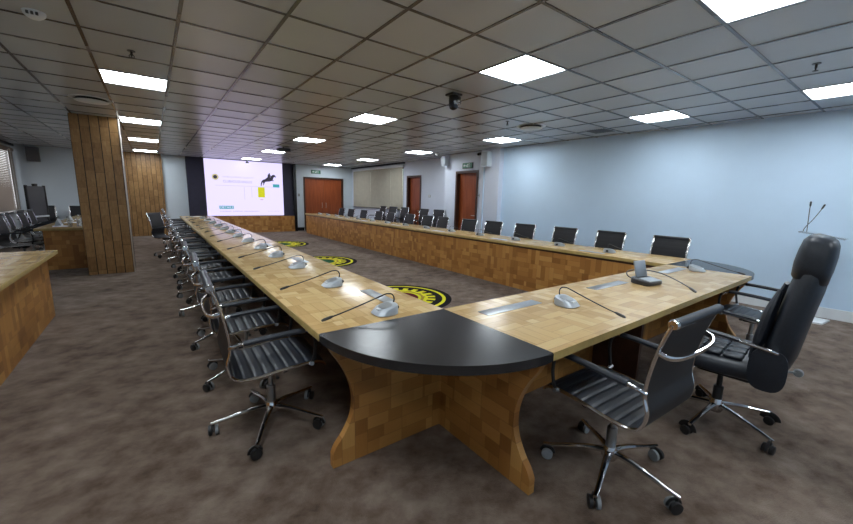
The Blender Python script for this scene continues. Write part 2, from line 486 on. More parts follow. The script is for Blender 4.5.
# block-clad pillar and the clad panel at the screen end
b = B(); b.box(-.985, -.362, 8.5, 9.2, 0, H)
for f in b.bm.faces: f.material_index = 1 if abs(f.normal.x) > .5 or f.calc_center_median().x in (-.985, -.362) else 0
o = struct(b.build('wall_pillar', [M['clad_y'], M['clad_x']], (None)), 'square pillar clad in upright block boards')
o.data.transform(Matrix.Translation((.985, 0, 0))); o.location.x = -.985
struct(B().box(-.362, -.345, 8.488, 8.51, 0, H, .003).build('trim_5', M['silverstrip']), 'pale corner strip of the clad pillar')
o = struct(B().box(0, 1.04, Y1-.12, Y1, 0, H).build('wall_clad_panel', M['clad_y'], None, (-.68, 0, 0)), 'block board panel on the screen end wall')

# screen wall
b = B(); b.box(1.03, 1.55, Y1-.10, Y1, .62, H).box(4.23, 4.60, Y1-.10, Y1, .62, H)
struct(b.build('wall_screen_surround', M['navy']), 'dark navy panels beside the screen')
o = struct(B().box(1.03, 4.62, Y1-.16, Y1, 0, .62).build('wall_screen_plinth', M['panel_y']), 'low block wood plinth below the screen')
struct(B().box(4.62, 4.73, Y1-.18, Y1, 0, H).build('trim_6', M['blackgloss']), 'black upright strip at the end of the screen wall')

# ------------------------------------------------------------------ projection screen with its slide
SX0, SX1, SZ0, SZ1 = 1.555, 4.228, .635, 2.655
SW, SH = SX1-SX0, SZ1-SZ0
ys = Y1-.13
scr = thing('display_screen', 'large lit white wall screen showing a slide with a jumping horse', 'screen', (SX0, ys, SZ0))
B().box(0, SW, .012, .03, 0, SH).build('housing', M['blackgloss'], scr)
B().box(.012, SW-.012, 0, .012, .012, SH-.004).build('display', M['screen'], scr)
def sp(u, v): return (u*SW, (1-v)*SH)         # u to the side, v down, in fractions of the slide
def flat(name, poly, mat, d=.002):
    return B().prism([sp(*p) for p in poly], -d, 0, 'xz').build(name, M[mat], scr)
def rect(u0, v0, u1, v1): return [(u0, v0), (u1, v0), (u1, v1), (u0, v1)]
def circ(u, v, r, n=24): return [(u+r*math.cos(2*PI*k/n), v+r*SW/SH*math.sin(2*PI*k/n)) for k in range(n)]
flat('slide_seal', circ(.125, .31, .042), 's_gold')
flat('slide_seal_centre', circ(.125, .31, .024), 's_dark', .004)
flat('slide_rule', rect(.12, .452, .86, .457), 's_line')
flat('slide_banner', rect(.648, .465, .74, .655), 's_yellow')
flat('slide_footnote_mark', rect(.675, .69, .715, .70), 's_red')
flat('slide_tag', rect(.855, .40, .945, .46), 's_teal')
flat('slide_bracket', [(.47, .47), (.474, .47), (.474, .70), (.47, .70)], 's_line')
flat('slide_bracket', [(.565, .47), (.569, .47), (.569, .66), (.565, .66)], 's_line')
flat('slide_button', rect(.15, .815, .325, .872), 's_teal')
horse = [(.690, .405), (.700, .36), (.722, .325), (.752, .312), (.775, .285), (.800, .27), (.828, .272), (.846, .235), (.868, .222), (.886, .228), (.903, .262), (.896, .272),
         (.876, .262), (.866, .285), (.852, 0.342), (.872, .325), (.866, .345), (.842, .338), (.815, .352), (.785, .356), (.752, .362), (.738, .395), (.730, .43), (.722, .425), (.727, .385), (.716, .372), (.706, .405), (.697, .445), (.690, .44)]
flat('slide_horse', horse, 's_dark')
flat('slide_rider', [(.785, .285), (.790, .235), (.800, .215), (.806, .20), (.818, .198), (.823, .212), (.820, .225), (.832, .245), (.846, .25), (.842, .26), (.822, .262), (.815, .29)], 's_dark')
def text(name, body, u, v, h, mat, width=None, parent=scr):
    cu = bpy.data.curves.new(name, 'FONT'); cu.body = body; cu.size = h*SH*1.4; cu.extrude = .0006
    to = bpy.data.objects.new(name+'_curve', cu); COL.objects.link(to)
    dg = bpy.context.evaluated_depsgraph_get()
    me = bpy.data.meshes.new_from_object(to.evaluated_get(dg))
    bpy.data.objects.remove(to)
    xs = [q.co.x for q in me.vertices]; k = (width*SW/(max(xs)-min(xs))) if width else 1.0
    for q in me.vertices: q.co = Vector((q.co.x*k, -q.co.z-.0022, q.co.y))
    me.materials.clear(); me.materials.append(M[mat])
    o = bpy.data.objects.new(name, me); COL.objects.link(o); o.parent = parent
    p = sp(u, v); o.location = (p[0], 0, p[1])
    return o
text('slide_text', 'WHEN JUMPING QUALITY', .21, .315, .028, 's_line', .39)
text('slide_text', 'CLUBHOUSE-SINGLES', .215, .40, .044, 's_grey', .36)
text('slide_text', 'DETAILS', .16, .86, .04, 'screen', .155)
text('slide_text', 'CLEARING  JUMPING  MANAGEMENT', .155, .925, .02, 's_grey', .50)
text('slide_text', 'QUALITY GROUP', .77, .92, .012, 's_line', .16)

# ------------------------------------------------------------------ tables
def flap(parent, x0, x1, y0, y1):
    f = B().box(x0, x1, y0, y1, TT, TT+.003, .001).build('cable_flap', M['steel'], parent)
def long_table(name, label, x0, x1, y0, y1, along, panel_at, poly=None):
    """a long table: top with a pale edge band, one full-height block panel, inner supports"""
    t = thing(name, label, 'table', (0, 0, 0))
    tb = B()
    if poly: tb.prism(poly, TT-.042, TT)
    else: tb.box(x0, x1, y0, y1, TT-.042, TT, .003)
    for f in tb.bm.faces:
        f.normal_update(); f.material_index = 0 if abs(f.normal.z) > .5 else 1
    tb.build('tabletop', [M['top'], M['edge']], t)
    if along == 'y':
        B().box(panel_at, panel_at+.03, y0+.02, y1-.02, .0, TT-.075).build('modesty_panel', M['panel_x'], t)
        B().box(panel_at+.006, panel_at+.026, y0+.02, y1-.02, TT-.075, TT-.042).build('shadow_line_strip', M['darkwood'], t)  # dark strip that paints in the shadow line under the top
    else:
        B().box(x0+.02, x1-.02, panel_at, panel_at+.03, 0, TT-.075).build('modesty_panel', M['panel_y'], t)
        B().box(x0+.02, x1-.02, panel_at+.006, panel_at+.026, TT-.075, TT-.042).build('shadow_line_strip', M['darkwood'], t)  # same strip, shadow line put in as dark colour
    return t

LX0, LX1 = .625, 1.44
CY = 1.755                       # where the wood tops meet the black corner tops
lt = long_table('conference_table', 'long block wood table lined with ribbed black chairs, running to the screen', LX0, LX1, CY, 13.2, 'y', LX1-.07)
for y in (4.5, 7.3, 10.1, 13.1):
    B().box(.98, LX1-.075, y-.02, y+.02, 0, TT-.042).build('support_panel', M['darkwood'], lt)
RX0, RX1 = 4.77, 5.535
rt = long_table('conference_table', 'long block wood table on the door side, its low-backed chairs against the pale wall', RX0, RX1, CY, 14.5, 'y', RX0+.03)
for y in (4.5, 7.3, 10.1, 13.0, 14.4):
    B().box(RX0+.065, 5.3, y-.02, y+.02, 0, TT-.042).build('support_panel', M['darkwood'], rt)
ft = long_table('conference_table', 'short block wood table joining the two long ones between black corners', LX1+.0005, RX0-.0005, .945, CY, 'x', CY-.12,
                [(LX1+.0005, .944), (RX0-.0005, .988), (RX0-.0005, CY), (LX1+.0005, CY)])
for x in (3.1,):
    B().box(x-.02, x+.02, 1.25, CY-.125, 0, TT-.042).build('support_panel', M['darkwood'], ft)
for fx in (1.58, 2.80, 4.12): flap(ft, fx, fx+.52, 1.50, 1.59)
for k, y in enumerate((2.08, 3.80, 5.25, 7.6, 9.2, 11.1)): flap(lt, 1.19, 1.28, y, y+.36)
for k, y in enumerate((2.6, 4.35, 6.1, 7.85, 9.6, 11.3)): flap(rt, 4.89, 4.98, y, y+.36)

def corner(name, label, cx, mirror, r=.812):
    """quarter-round black top centred on the inner corner, on two block panels with hollow outer edges"""
    t = thing(name, label, 'table', (cx, CY, 0))
    s = -1 if not mirror else 1
    arc = [(s*r*math.cos(a), -r*math.sin(a)) for a in [PI/2*k/28 for k in range(29)]]
    tb = B(); tb.prism([(0, 0)]+arc, TT-.045, TT)
    bmesh.ops.bevel(tb.bm, geom=[e for e in tb.bm.edges if abs(e.verts[0].co.z-e.verts[1].co.z) < 1e-6 and e.calc_length() < .1], offset=.004, segments=2, affect='EDGES')
    tb.build('tabletop', M['laminate'], t)
    prof = []
    zt = TT-.046
    outer = catmull([(.785, 0, zt), (.765, 0, .66), (.715, 0, .58), (.668, 0, .48), (.645, 0, .37), (.655, 0, .27), (.70, 0, .18), (.745, 0, .125), (.768, 0, .08)], 6)
    prof = [(.03, 0), (.768, 0)] + [(p.x, p.z) for p in reversed(outer)] + [(.03, zt)]
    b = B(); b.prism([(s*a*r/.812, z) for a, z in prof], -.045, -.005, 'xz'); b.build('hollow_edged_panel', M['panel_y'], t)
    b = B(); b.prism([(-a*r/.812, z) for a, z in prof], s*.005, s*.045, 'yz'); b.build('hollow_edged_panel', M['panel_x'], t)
    B().box(min(0, s*.05), max(0, s*.05), -.05, 0, 0, zt).build('corner_post', M['panel_y'], t)
    return t
corner('corner_table', 'quarter round black-topped corner table on hollow edged block panels, near the first ribbed chair', LX1, False)
corner('corner_table', 'quarter round black-topped corner table beside the pale wall, past the tall chair', RX0, True, .768)

# tables of the second row by the pillar
def side_desk(label, x0, x1, y0, y1, endlabel=None):
    t = thing('side_table', label, 'table', (0, 0, 0))
    tb = B(); tb.box(x0, x1, y0, y1, TT-.042, TT, .003)
    for f in tb.bm.faces:
        f.normal_update(); f.material_index = 0 if abs(f.normal.z) > .5 else 1
    tb.build('tabletop', [M['top'], M['edge']], t)
    B().box(x1-.12, x1-.09, y0+.05, y1-.05, 0, TT-.042).build('modesty_panel', M['panel_x'], t)
    B().box(x0+.1, x1-.12, y1-.09, y1-.06, 0, TT-.042).build('end_panel', M['panel_y'], t)
    B().box(x0+.1, x1-.12, y0+.06, y0+.09, 0, TT-.042).build('end_panel', M['panel_y'], t)
    return t
side_desk('glossy block wood table end on the open carpet before the clad pillar', -1.76, -.93, 1.2, 5.95)
side_desk('block wood table behind the clad pillar, with bottles and glasses on it', -1.72, -.93, 9.3, 14.0)

# ------------------------------------------------------------------ ribbed chair
PROF = [(-.305, .965), (-.279, .89), (-.256, .80), (-.239, .70), (-.236, .62), (-.254, .545), (-.238, .475), (-.185, .44), (-.08, .437), (.06, .452), (.20, .458), (.255, .445), (.275, .425)]
def profile(n=10): return catmull([(0, y, z) for y, z in PROF], n)
def sling(p0, p1, hw, rib, mat, name, parent, xcurve=0.0):
    P = profile(12); L = len(P); i0, i1 = int(p0*(L-1)), int(p1*(L-1))
    Q = P[i0:i1+1]
    ln = [0.0]
    for a, b_ in zip(Q, Q[1:]): ln.append(ln[-1]+(b_-a).length)
    # resample by length
    N = max(12, int(ln[-1]/.0055)); S = []
    for k in range(N+1):
        d = ln[-1]*k/N; j = 0
        while j < len(ln)-2 and ln[j+1] < d: j += 1
        f = (d-ln[j])/max(1e-9, ln[j+1]-ln[j]); S.append(Q[j].lerp(Q[j+1], f))
    top, bot = [], []
    for k, p in enumerate(S):
        t = (S[min(k+1, N)]-S[max(k-1, 0)]).normalized()
        nn = Vector((0, -t.z, t.y))           # towards the sitter
        if nn.y < 0 and nn.z < 0: nn = -nn
        d = ln[-1]*k/N
        h = .008+rib*(1-abs(math.cos(PI*d/.058))**12)
        rowt = [(x*hw, *(p+nn*(h*(1-.55*abs(x)**6)))[1:]) for x in (-1, -.9, -.5, 0, .5, .9, 1)]
        rowb = [(x*hw, *(p-nn*(.007))[1:]) for x in (1, .5, 0, -.5, -1)]
        top.append(rowt+rowb)
    return B().grid(top, True, True).build(name, mat, parent, sharp=60)

def make_chair():
    t = thing('office_chair', 'chair', 'chair')
    P = profile(5)
    for s in (-1, 1):
        B().tube([(s*.236, p.y, p.z) for p in P], .008, .014, n=8, up=(1, 0, 0)).build('side_frame', M['chrome'], t)
    sling(.0, .52, .228, .001, M['mesh'], 'backrest', t)
    sling(.52, .965, .228, .0065, M['leather'], 'seat', t)
    # rolled head rail with chrome end caps
    hr = B().tube([(-.225, -.307, .968), (0, -.307, .968), (.225, -.307, .968)], .021, n=12).build('head_roll', M['leather'], t)
    for s in (-1, 1): B().lathe([(0, .016*s), (.019, .016*s), (.0225, .006*s), (.0225, 0), (0, 0)], (s*.227, -.307, .968), 12, 'x').build('end_cap', M['chrome'], hr)
    # bow behind the back
    B().tube([(-.236, -.266, .835), (-.225, -.302, .822), (-.15, -.325, .812), (0, -.332, .81), (.15, -.325, .812), (.225, -.302, .822), (.236, -.266, .835)], .009, .013, n=8, smooth=4).build('back_bow', M['chrome'], t)
    # arms
    for s in (-1, 1):
        x = s*.272
        path = [(s*.240, -.240, .635), (s*.262, -.215, .652), (x, -.16, .664), (x, -.02, .672), (x, .12, .676), (x, .172, .670), (x, .196, .648)]
        arm = B().tube(path, .010, .008, n=8, smooth=4, up=(1, 0, 0)).build('armrest', M['chrome'], t)
        B().tube([(x, -.175, .664), (x, -.02, .675), (x, .10, .680), (x, .145, .678)], .021, .015, n=10, smooth=4).build('arm_pad', M['leather'], arm)
        B().tube([(x, .192, .655), (x, .204, .63), (x, .208, .57), (x, .198, .51), (s*.266, .188, .468)], .010, .008, n=8, smooth=4, up=(1, 0, 0)).build('arm_post', M['rubber'], arm)
        B().tube([(s*.232, .186, .452), (s*.278, .186, .468)], .012, n=8).build('arm_bracket', M['steel'], arm)
    # under the seat
    B().box(-.228, .228, .03, .055, .425, .437, .004).box(-.228, .228, -.14, -.115, .418, .43, .004).box(-.085, .085, -.13, .06, .385, .425, .012).build('tilt_mechanism', M['rubber'], t)
    B().tube([(.08, .0, .405), (.19, .0, .40), (.215, .0, .398)], [.005, .005, .010], n=8).build('height_lever', M['rubber'], t)
    base = B().lathe([(.0, .075), (.034, .075), (.042, .09), (.040, .125), (.030, .15), (.0, .15)], n=20).build('base_hub', M['chrome'], t)
    B().lathe([(.026, .14), (.026, .26), (.015, .262), (.015, .39), (0, .39)], n=16).build('gas_lift', M['steel'], t)
    for k in range(5):
        a = R(47+72*k); cx, cy = math.cos(a), math.sin(a)
        B().tube([(cx*.025, cy*.025, .118), (cx*.12, cy*.12, .114), (cx*.27, cy*.27, .088), (cx*.345, cy*.345, .078)], [.021, .017, .013, .011], [.016, .014, .010, .008], n=8, smooth=3).build('leg', M['chrome'], base)
        cs = B().tube([(cx*.332, cy*.332, .078), (cx*.332, cy*.332, .05)], .008, n=8)
        ca = R(40+105*k); dx, dy = math.cos(ca), math.sin(ca)       # rolling direction of this caster
        ox, oy = cx*.332-dx*.014, cy*.332-dy*.014
        # hood over the wheels
        px, py = -dy, dx
        hood = [(ox+dx*.034*math.cos(w), oy+dy*.034*math.cos(w), .034+.034*math.sin(w)) for w in [PI*q/8 for q in range(9)]]
        cs.tube(hood, .009, .004, n=6, up=(px, py, 0))
        co = cs.build('caster', M['rubber'], t)
        for sd in (-1, 1):
            wb = B().lathe([(0, -.010), (.022, -.010), (.0305, -.008), (.0305, .008), (.022, .010), (0, .010)], (0, 0, 0), 16, 'x')
            wb.build('wheel', M['wheelrim'] if sd == 1 else M['rubber'], co, (ox+px*sd*.018, oy+py*sd*.018, 0.0305), (0, 0, math.atan2(py, px)))
    return t
chair = make_chair()
cpool = tree_of(chair)
used = [False]
def turn(root, deg):
    for o in [o for o in COL.objects if o.parent == root and o.name.split('.')[0] in ('base_hub', 'caster')]: o.rotation_euler.z = R(deg)
def put_chair(x, y, face, label, group, spin=None):
    """face: direction the sitter looks, degrees from +x"""
    rz = R(face-90)
    if not used[0]:
        used[0] = True; chair.location = (x, y, 0); chair.rotation_euler = (0, 0, rz); chair['label'] = label; chair['group'] = group; return chair
    r = dup(chair, (x, y, 0), rz, label, group, cpool)
    turn(r, random.uniform(0, 72) if spin is None else spin)
    return r
ly = [2.335, 3.145, 4.035, 5.08, 5.92, 6.78, 7.62, 8.48, 9.34, 11.15, 12.0, 12.8]
for k, y in enumerate(ly):
    put_chair(.515+random.uniform(-.01, .02), y, random.uniform(-3, 3), 'ribbed black chair tucked under the long table by the pillar, %s from the black corner' % ORD[k], 'chairs along the long table by the pillar')
put_chair(.27, 10.25, -30, 'black chair pulled out and turned from the pillar-side long table, near the far clad panel', 'chairs along the long table by the pillar')
put_chair(1.905, .855, 88, 'ribbed black chair at the short table beside the black corner, back to camera', 'chairs at the short table', 81)
put_chair(4.44, .86, 91, 'ribbed black chair at the short table beyond the tall padded chair', 'chairs at the short table')
ry = [2.215, 3.10, 3.95, 4.83, 5.68, 6.47, 7.50, 8.16, 9.02, 10.1, 10.88, 11.92, 13.02, 13.85]
for k, y in enumerate(ry):
    put_chair(5.74+random.uniform(-.015, .015), y, 180+random.uniform(-4, 4), 'dark chair tucked behind the door-side table, %s from the black corner by the wall' % ORD[k], 'chairs along the door-side table')
for k, (x, y, a) in enumerate([(6.50, 8.62, 184), (6.55, 9.45, 178), (6.70, 10.8, 180), (6.70, 11.55, 184), (6.70, 12.3, 177)]):
    c = put_chair(x, y, a, 'dark spare chair against the recessed wall, %s from the middle door' % ORD[k], 'spare chairs against the recessed wall', 0)
    c.scale = (1, 1, 1.14)
for k, y in enumerate((9.75, 10.58, 11.4, 12.22)):
    put_chair(-1.95+random.uniform(-.04, .04), y, random.uniform(-8, 8), 'dark chair on the window side of the bottle table, %s from its near end' % ORD[k], 'chairs on the window side of the bottle table')
for k, x in enumerate((-2.5, -1.73, -.96)):
    put_chair(x, 14.8, 270+random.uniform(-3, 3), 'dark chair against the end wall behind the bottle table, %s from the slatted blind' % ORD[k], 'chairs against the white end wall', 0)

# ------------------------------------------------------------------ tall padded chair
def exec_chair(x, y, face):
    t = thing('executive_chair', 'tall padded black leather chair with headrest and chrome arms at the short table', 'chair', (x, y, 0), R(face-90))
    U, V = (1, 0, 0), (0, .97, .24)
    secs = [((0, -.215, .47), .21, .055, U, V), ((0, -.235, .50), .25, .075, U, V), ((0, -.265, .62), .268, .078, U, V), ((0, -.285, .76), .270, .075, U, V), ((0, -.305, .90), .262, .074, U, V), ((0, -.320, 1.0), .246, .074, U, V), ((0, -.330, 1.08), .236, .070, U, V), ((0, -.336, 1.18), .205, .058, U, V), ((0, -.338, 1.22), .16, .04, U, V)]
    bk = B().loft(secs, 28).build('backrest', M['leather'], t, sharp=70)
    for sx in (-1, 1):
        ridge = [(sx*.19, -.150, .56), (sx*.195, -.178, .70), (sx*.190, -.198, .85), (sx*.165, -.222, .98)]
        B().tube(ridge, [.03, .055, .055, .03], [.012, .03, .03, .012], n=10, smooth=4, up=(0, 1, 0)).build('side_bolster', M['leather'], bk)
    secs = [((0, -.320, 1.045), .21, .068, U, V), ((0, -.322, 1.058), .230, .078, U, V), ((0, -.328, 1.13), .232, .083, U, V), ((0, -.336, 1.20), .226, .081, U, V), ((0, -.341, 1.255), .216, .074, U, V), ((0, -.344, 1.280), .200, .060, U, V), ((0, -.346, 1.293), .165, .034, U, V)]
    B().loft(secs, 40, 4.4).build('headrest', M['leather'], t, sharp=70)
    # seat
    secs = [((0, -.23, .475), .22, .05, U, (0, 0, 1)), ((0, -.19, .472), .255, .068, U, (0, 0, 1)), ((0, 0, .466), .262, .068, U, (0, 0, 1)), ((0, .18, .468), .262, .066, U, (0, 0, 1)), ((0, .25, .462), .25, .055, U, (0, 0, 1)), ((0, .275, .458), .22, .036, U, (0, 0, 1))]
    st = B().loft(secs, 28).build('seat', M['leather'], t, sharp=70)
    for i in range(4):
        for j in range(3):
            px, py = -.165+i*.11, -.07+j*.105
            B().box(px-.05, px+.05, py-.048, py+.048, .522, .548, .011, seg=3).build('tuft', M['leather'], st)
    # side cheeks and arms
    for s in (-1, 1):
        xx = s*.285
        arm = B().tube([(s*.262, -.27, .63), (s*.292, -.25, .65), (xx+s*.012, -.15, .665), (xx+s*.012, .0, .680), (xx+s*.012, .10, .685), (xx+s*.012, .17, .672), (xx+s*.012, .20, .62), (xx+s*.010, .17, .54), (s*.265, .13, .46)], .011, .010, n=10, smooth=5, up=(1, 0, 0)).build('armrest', M['chrome'], t)
        B().tube([(xx+s*.012, -.10, .676), (xx+s*.012, .0, .688), (xx+s*.012, .10, .694), (xx+s*.012, .15, .688)], .020, .012, n=10, smooth=4).build('arm_pad', M['leather'], arm)
        B().loft([((s*.258, -.235, .53), .03, .05, (0, 0, 1), (0, 1, 0)), ((s*.264, -.235, .53), .125, .085, (0, 0, 1), (0, 1, 0)), ((s*.276, -.235, .53), .125, .085, (0, 0, 1), (0, 1, 0)), ((s*.282, -.235, .53), .03, .05, (0, 0, 1), (0, 1, 0))], 24, 2.8).build('side_cheek', M['leather'], t)
    B().lathe([(0, -.016), (.022, -.016), (.026, -.008), (.026, .008), (.022, .016), (0, .016)], (.285, -.345, .385), 14, 'x').tube([(.2, -.25, .395), (.285, -.345, .385)], .007, n=8).build('recline_knob', M['wheelrim'], t)
    B().box(-.10, .10, -.16, .12, .355, .405, .015).box(-.03, .03, -.30, -.12, .36, .40, .01).build('tilt_mechanism', M['rubber'], t)
    base = B().lathe([(0, .07), (.036, .07), (.044, .09), (.040, .13), (.030, .16), (0, .16)], n=20).build('base_hub', M['chrome'], t)
    B().lathe([(.028, .14), (.028, .25), (.016, .252), (.016, .36), (0, .36)], n=16).build('gas_lift', M['rubber'], t)
    for k in range(5):
        a = R(26+72*k); cx, cy = math.cos(a), math.sin(a)
        B().tube([(cx*.025, cy*.025, .12), (cx*.14, cy*.14, .112), (cx*.355, cy*.355, .078)], [.02, .016, .012], [.016, .013, .009], n=8, smooth=4).build('leg', M['chrome'], base)
        cs = B().tube([(cx*0.342, cy*0.342, .08), (cx*0.342, cy*0.342, .05)], .008, n=8)
        ca = R(60+95*k); dx, dy = math.cos(ca), math.sin(ca); px, py = -dy, dx
        ox, oy = cx*0.342-dx*.014, cy*0.342-dy*.014
        hood = [(ox+dx*.033*math.cos(w), oy+dy*.033*math.cos(w), .031+.033*math.sin(w)) for w in [PI*q/8 for q in range(9)]]
        cs.tube(hood, .026, .004, n=8, up=(px, py, 0))
        co = cs.build('caster', M['rubber'], t)
        for sd in (-1, 1):
            B().lathe([(0, -.011), (.022, -.011), (.0285, -.008), (.0285, .008), (.022, .011), (0, .011)], (0, 0, 0), 16, 'x').build('wheel', M['rubber'], co, (ox+px*sd*.018, oy+py*sd*.018, .0285), (0, 0, math.atan2(py, px)))
    return t
exec_chair(2.99, .69, 95)

# ------------------------------------------------------------------ microphones
def make_mic(dark=False):
    """stem points along +Y from a rounded base; local origin on the table top"""
    t = thing('gooseneck_microphone', 'mic', 'microphone')
    U, V = (1, 0, 0), (0, 1, 0)
    B().loft([((0, 0, .0), .066, .066, U, V), ((0, 0, .006), .074, .074, U, V), ((0, -.004, .022), .073, .070, U, (0, 1, -.16)), ((0, -.012, .044), .066, .060, U, (0, 1, -.26)), ((0, -.014, .050), .052, .048, U, (0, 1, -.26))], 28, 3.0).build('base', M['silver'], t)
    B().loft([((0, -.006, .046), .044, .036, U, (0, 1, -.26)), ((0, -.006, .051), .042, .034, U, (0, 1, -.26))], 20, 3.5).build('speaker_grille', M['steel'], t)
    B().box(-.018, .018, .036, .052, .028, .0375, .002).build('talk_button', M['whitepl'], t)
    B().tube([(0, -.055, .030), (0, -.078, .028), (0, -.096, .026)], [.017, .017, .010], n=10).build('cable_plug', M['mic_black'], t)
    nk = B().tube([(.0, -.055, .042), (.0, -.066, .082), (.0, -.052, .112), (.0, -.014, .120), (.0, .03, .110), (.0, .14, .080), (.0, .26, .050), (.0, .335, .034)], .0038, n=8, smooth=5).build('gooseneck', M['mic_black'], t)
    B().tube([(0, .322, .038), (0, .337, .034), (0, .372, .026), (0, .387, .0225)], [.005, .0085, .009, .006], n=10).build('capsule', M['mic_black'], nk)
    return t
mic = make_mic(); mpool = tree_of(mic); mused = [False]
def put_mic(x, y, face, label, group):
    rz = R(face-90)
    if not mused[0]:
        mused[0] = True; mic.location = (x, y, TT+.0005); mic.rotation_euler = (0, 0, rz); mic['label'] = label; mic['group'] = group
    else: dup(mic, (x, y, TT+.0005), rz, label, group, mpool)
for k, y in enumerate((1.87, 2.69, 3.56, 4.32, 5.06, 5.88, 6.66, 7.4, 8.1, 8.95, 9.85, 10.8, 11.8)):
    put_mic(1.075, y, 181+random.uniform(-4, 4), 'silver gooseneck microphone on the pillar-side long table, %s from the black corner' % ORD[k], 'microphones on the long table by the pillar')
for k, y in enumerate((2.62, 3.42, 4.3, 5.2, 6.05, 6.95, 7.85, 8.75, 9.6, 10.5, 11.35, 12.2, 13.0, 13.8)):
    put_mic(5.12, y, 4+random.uniform(-6, 6), 'silver gooseneck microphone on the door-side table, %s from its black corner' % ORD[k], 'microphones on the door-side table')
put_mic(2.20, 1.375, -90, 'silver gooseneck microphone at the black-corner end of the short table', 'microphones on the short table')
put_mic(4.585, 1.395, -80, 'silver gooseneck microphone by the black corner near the pale wall', 'microphones on the short table')

pu = thing('chairman_microphone', 'black conference unit with a raised flap and long gooseneck on the short table', 'microphone', (3.42, 1.40, TT+.0005), R(-100-90))
pu.scale = (1.15, 1.15, 1.15)
U, V = (1, 0, 0), (0, 1, 0)
B().loft([((0, 0, 0), .085, .070, U, V), ((0, 0, .008), .094, .080, U, V), ((0, 0, .034), .094, .080, U, (0, 1, -.12)), ((0, 0, .040), .088, .073, U, (0, 1, -.12))], 28, 4.5).build('base', M['mic_black'], pu)
B().box(-.07, .07, -.02, .068, .0385, .0455, .004, mat=Matrix.Rotation(R(-7), 4, 'X')).build('control_plate', M['silver'], pu)
B().box(-.065, .065, -.005, .005, 0, .125, .004).build('raised_flap', M['steel'], pu, (0, -.042, .046), (R(16), 0, 0))
B().box(-.055, .055, -.008, -.005, .012, .115, .002).build('flap_back', M['dkgrey'], pu, (0, -.042, .046), (R(16), 0, 0))
nk = B().tube([(.085, -.05, .034), (.098, -.085, .052), (.08, -.11, .075), (.02, -.115, .086), (-.06, -.08, .088), (-.105, .0, .084), (-.085, .10, .074), (-.03, .22, .058), (.02, .32, .040)], .0038, n=8, smooth=5).build('gooseneck', M['mic_black'], pu)
B().tube([(.015, .31, .042), (.022, .324, .038), (.038, .356, .030), (.045, .370, .027)], [.005, .0085, .009, .006], n=10).build('capsule', M['mic_black'], nk)

# ------------------------------------------------------------------ carpet emblems
def emblem(y, x, label, red):
    t = thing('carpet_emblem', label, 'rug', (x, y, 0), 0, 'round emblems in the carpet between the tables')
    def disc(r, n=64): return [(r*math.cos(2*PI*k/n), r*math.sin(2*PI*k/n)) for k in range(n)]
    def ring(name, r0, r1, z, mat, n=72):
        rows = [[(r*math.cos(2*PI*k/n), r*math.sin(2*PI*k/n), h) for k in range(n)] for r, h in ((r0, 0.001), (r0, z), (r1, z), (r1, 0.001))]
        return B().grid(rows, True).build(name, M[mat], t)
    B().prism(disc(.78), .0005, .003).build('black_disc', M['embblack'], t)
    ring('yellow_ring', .645, .695, .0042, 'yellow')
    n = 20; poly = []
    for k in range(n):
        for f, r in ((0, .43), (.22, .43), (.27, .545), (.75, .545), (.80, .43)):
            a = 2*PI*(k+f)/n; poly.append((r*math.cos(a), r*math.sin(a)))
    B().prism(poly, .001, .0044).build('yellow_gear', M['yellow'], t)
    ring('ochre_ring', .335, .375, .0052, 'gold')
    for k in range(12):
        a = 2*PI*k/12
        B().prism([(.34*math.cos(a+d)*(1+e), .34*math.sin(a+d)*(1+e)) for d, e in ((-.06, .16), (.06, .16), (.06, -.03), (-.06, -.03))], .001, .0056).build('ochre_mark', M['gold'], t)
    B().prism(disc(.29), .001, .0050).build('centre_disc', M['maroon'] if red else M['embgreen'], t)
    B().prism([(.29*math.cos(PI*k/32+PI/2), .29*math.sin(PI*k/32+PI/2)) for k in range(33)], .001, .0056).build('centre_half', M['embgreen'] if red else M['embblack'], t)
emblem(4.49, 2.82, 'round black and yellow gear emblem in the carpet beside the short table', True)
emblem(7.95, 2.95, 'round black and yellow gear emblem in the carpet midway between the long tables', False)
emblem(11.35, 3.0, 'round black and yellow gear emblem in the carpet towards the screen', False)

# ------------------------------------------------------------------ lectern
lc = thing('lectern', 'slim clear lectern with two gooseneck microphones behind the tall padded chair', 'lectern', (6.82, .80, 0))
B().prism([(-.18, -.17), (.14, -.20), (.14, .20), (-.18, .17)], 0, .02).build('base_plate', M['whitepl'], lc)
B().tube([(0, 0, .02), (0, 0, 1.06)], .03, n=16).build('column', M['steel'], lc)
B().box(-.16, .16, -.21, .21, -.006, .006, .004).build('reading_plate', M['acrylic'], lc, (0, 0, 1.105), (R(9), 0, 0))
B().box(-.05, .05, -.05, .05, 1.05, 1.09, .006).build('plate_bracket', M['steel'], lc)
for p in ([(-.12, .17, 1.145), (-.12, .155, 1.20), (-.12, .10, 1.30), (-.12, .055, 1.40), (-.12, .04, 1.44)], [(-.08, .14, 1.14), (-.08, .145, 1.25), (-.09, .15, 1.38), (-.09, .152, 1.47)]):
    nk = B().tube(p, .004, n=8, smooth=5).build('gooseneck', M['mic_black'], lc)
    q, r_ = Vector(p[-1]), (Vector(p[-1])-Vector(p[-2])).normalized()
    B().tube([q-r_*.01, q+r_*.01, q+r_*.045, q+r_*.055], [.006, .010, .010, .006], n=10).build('capsule', M['mic_black'], nk)

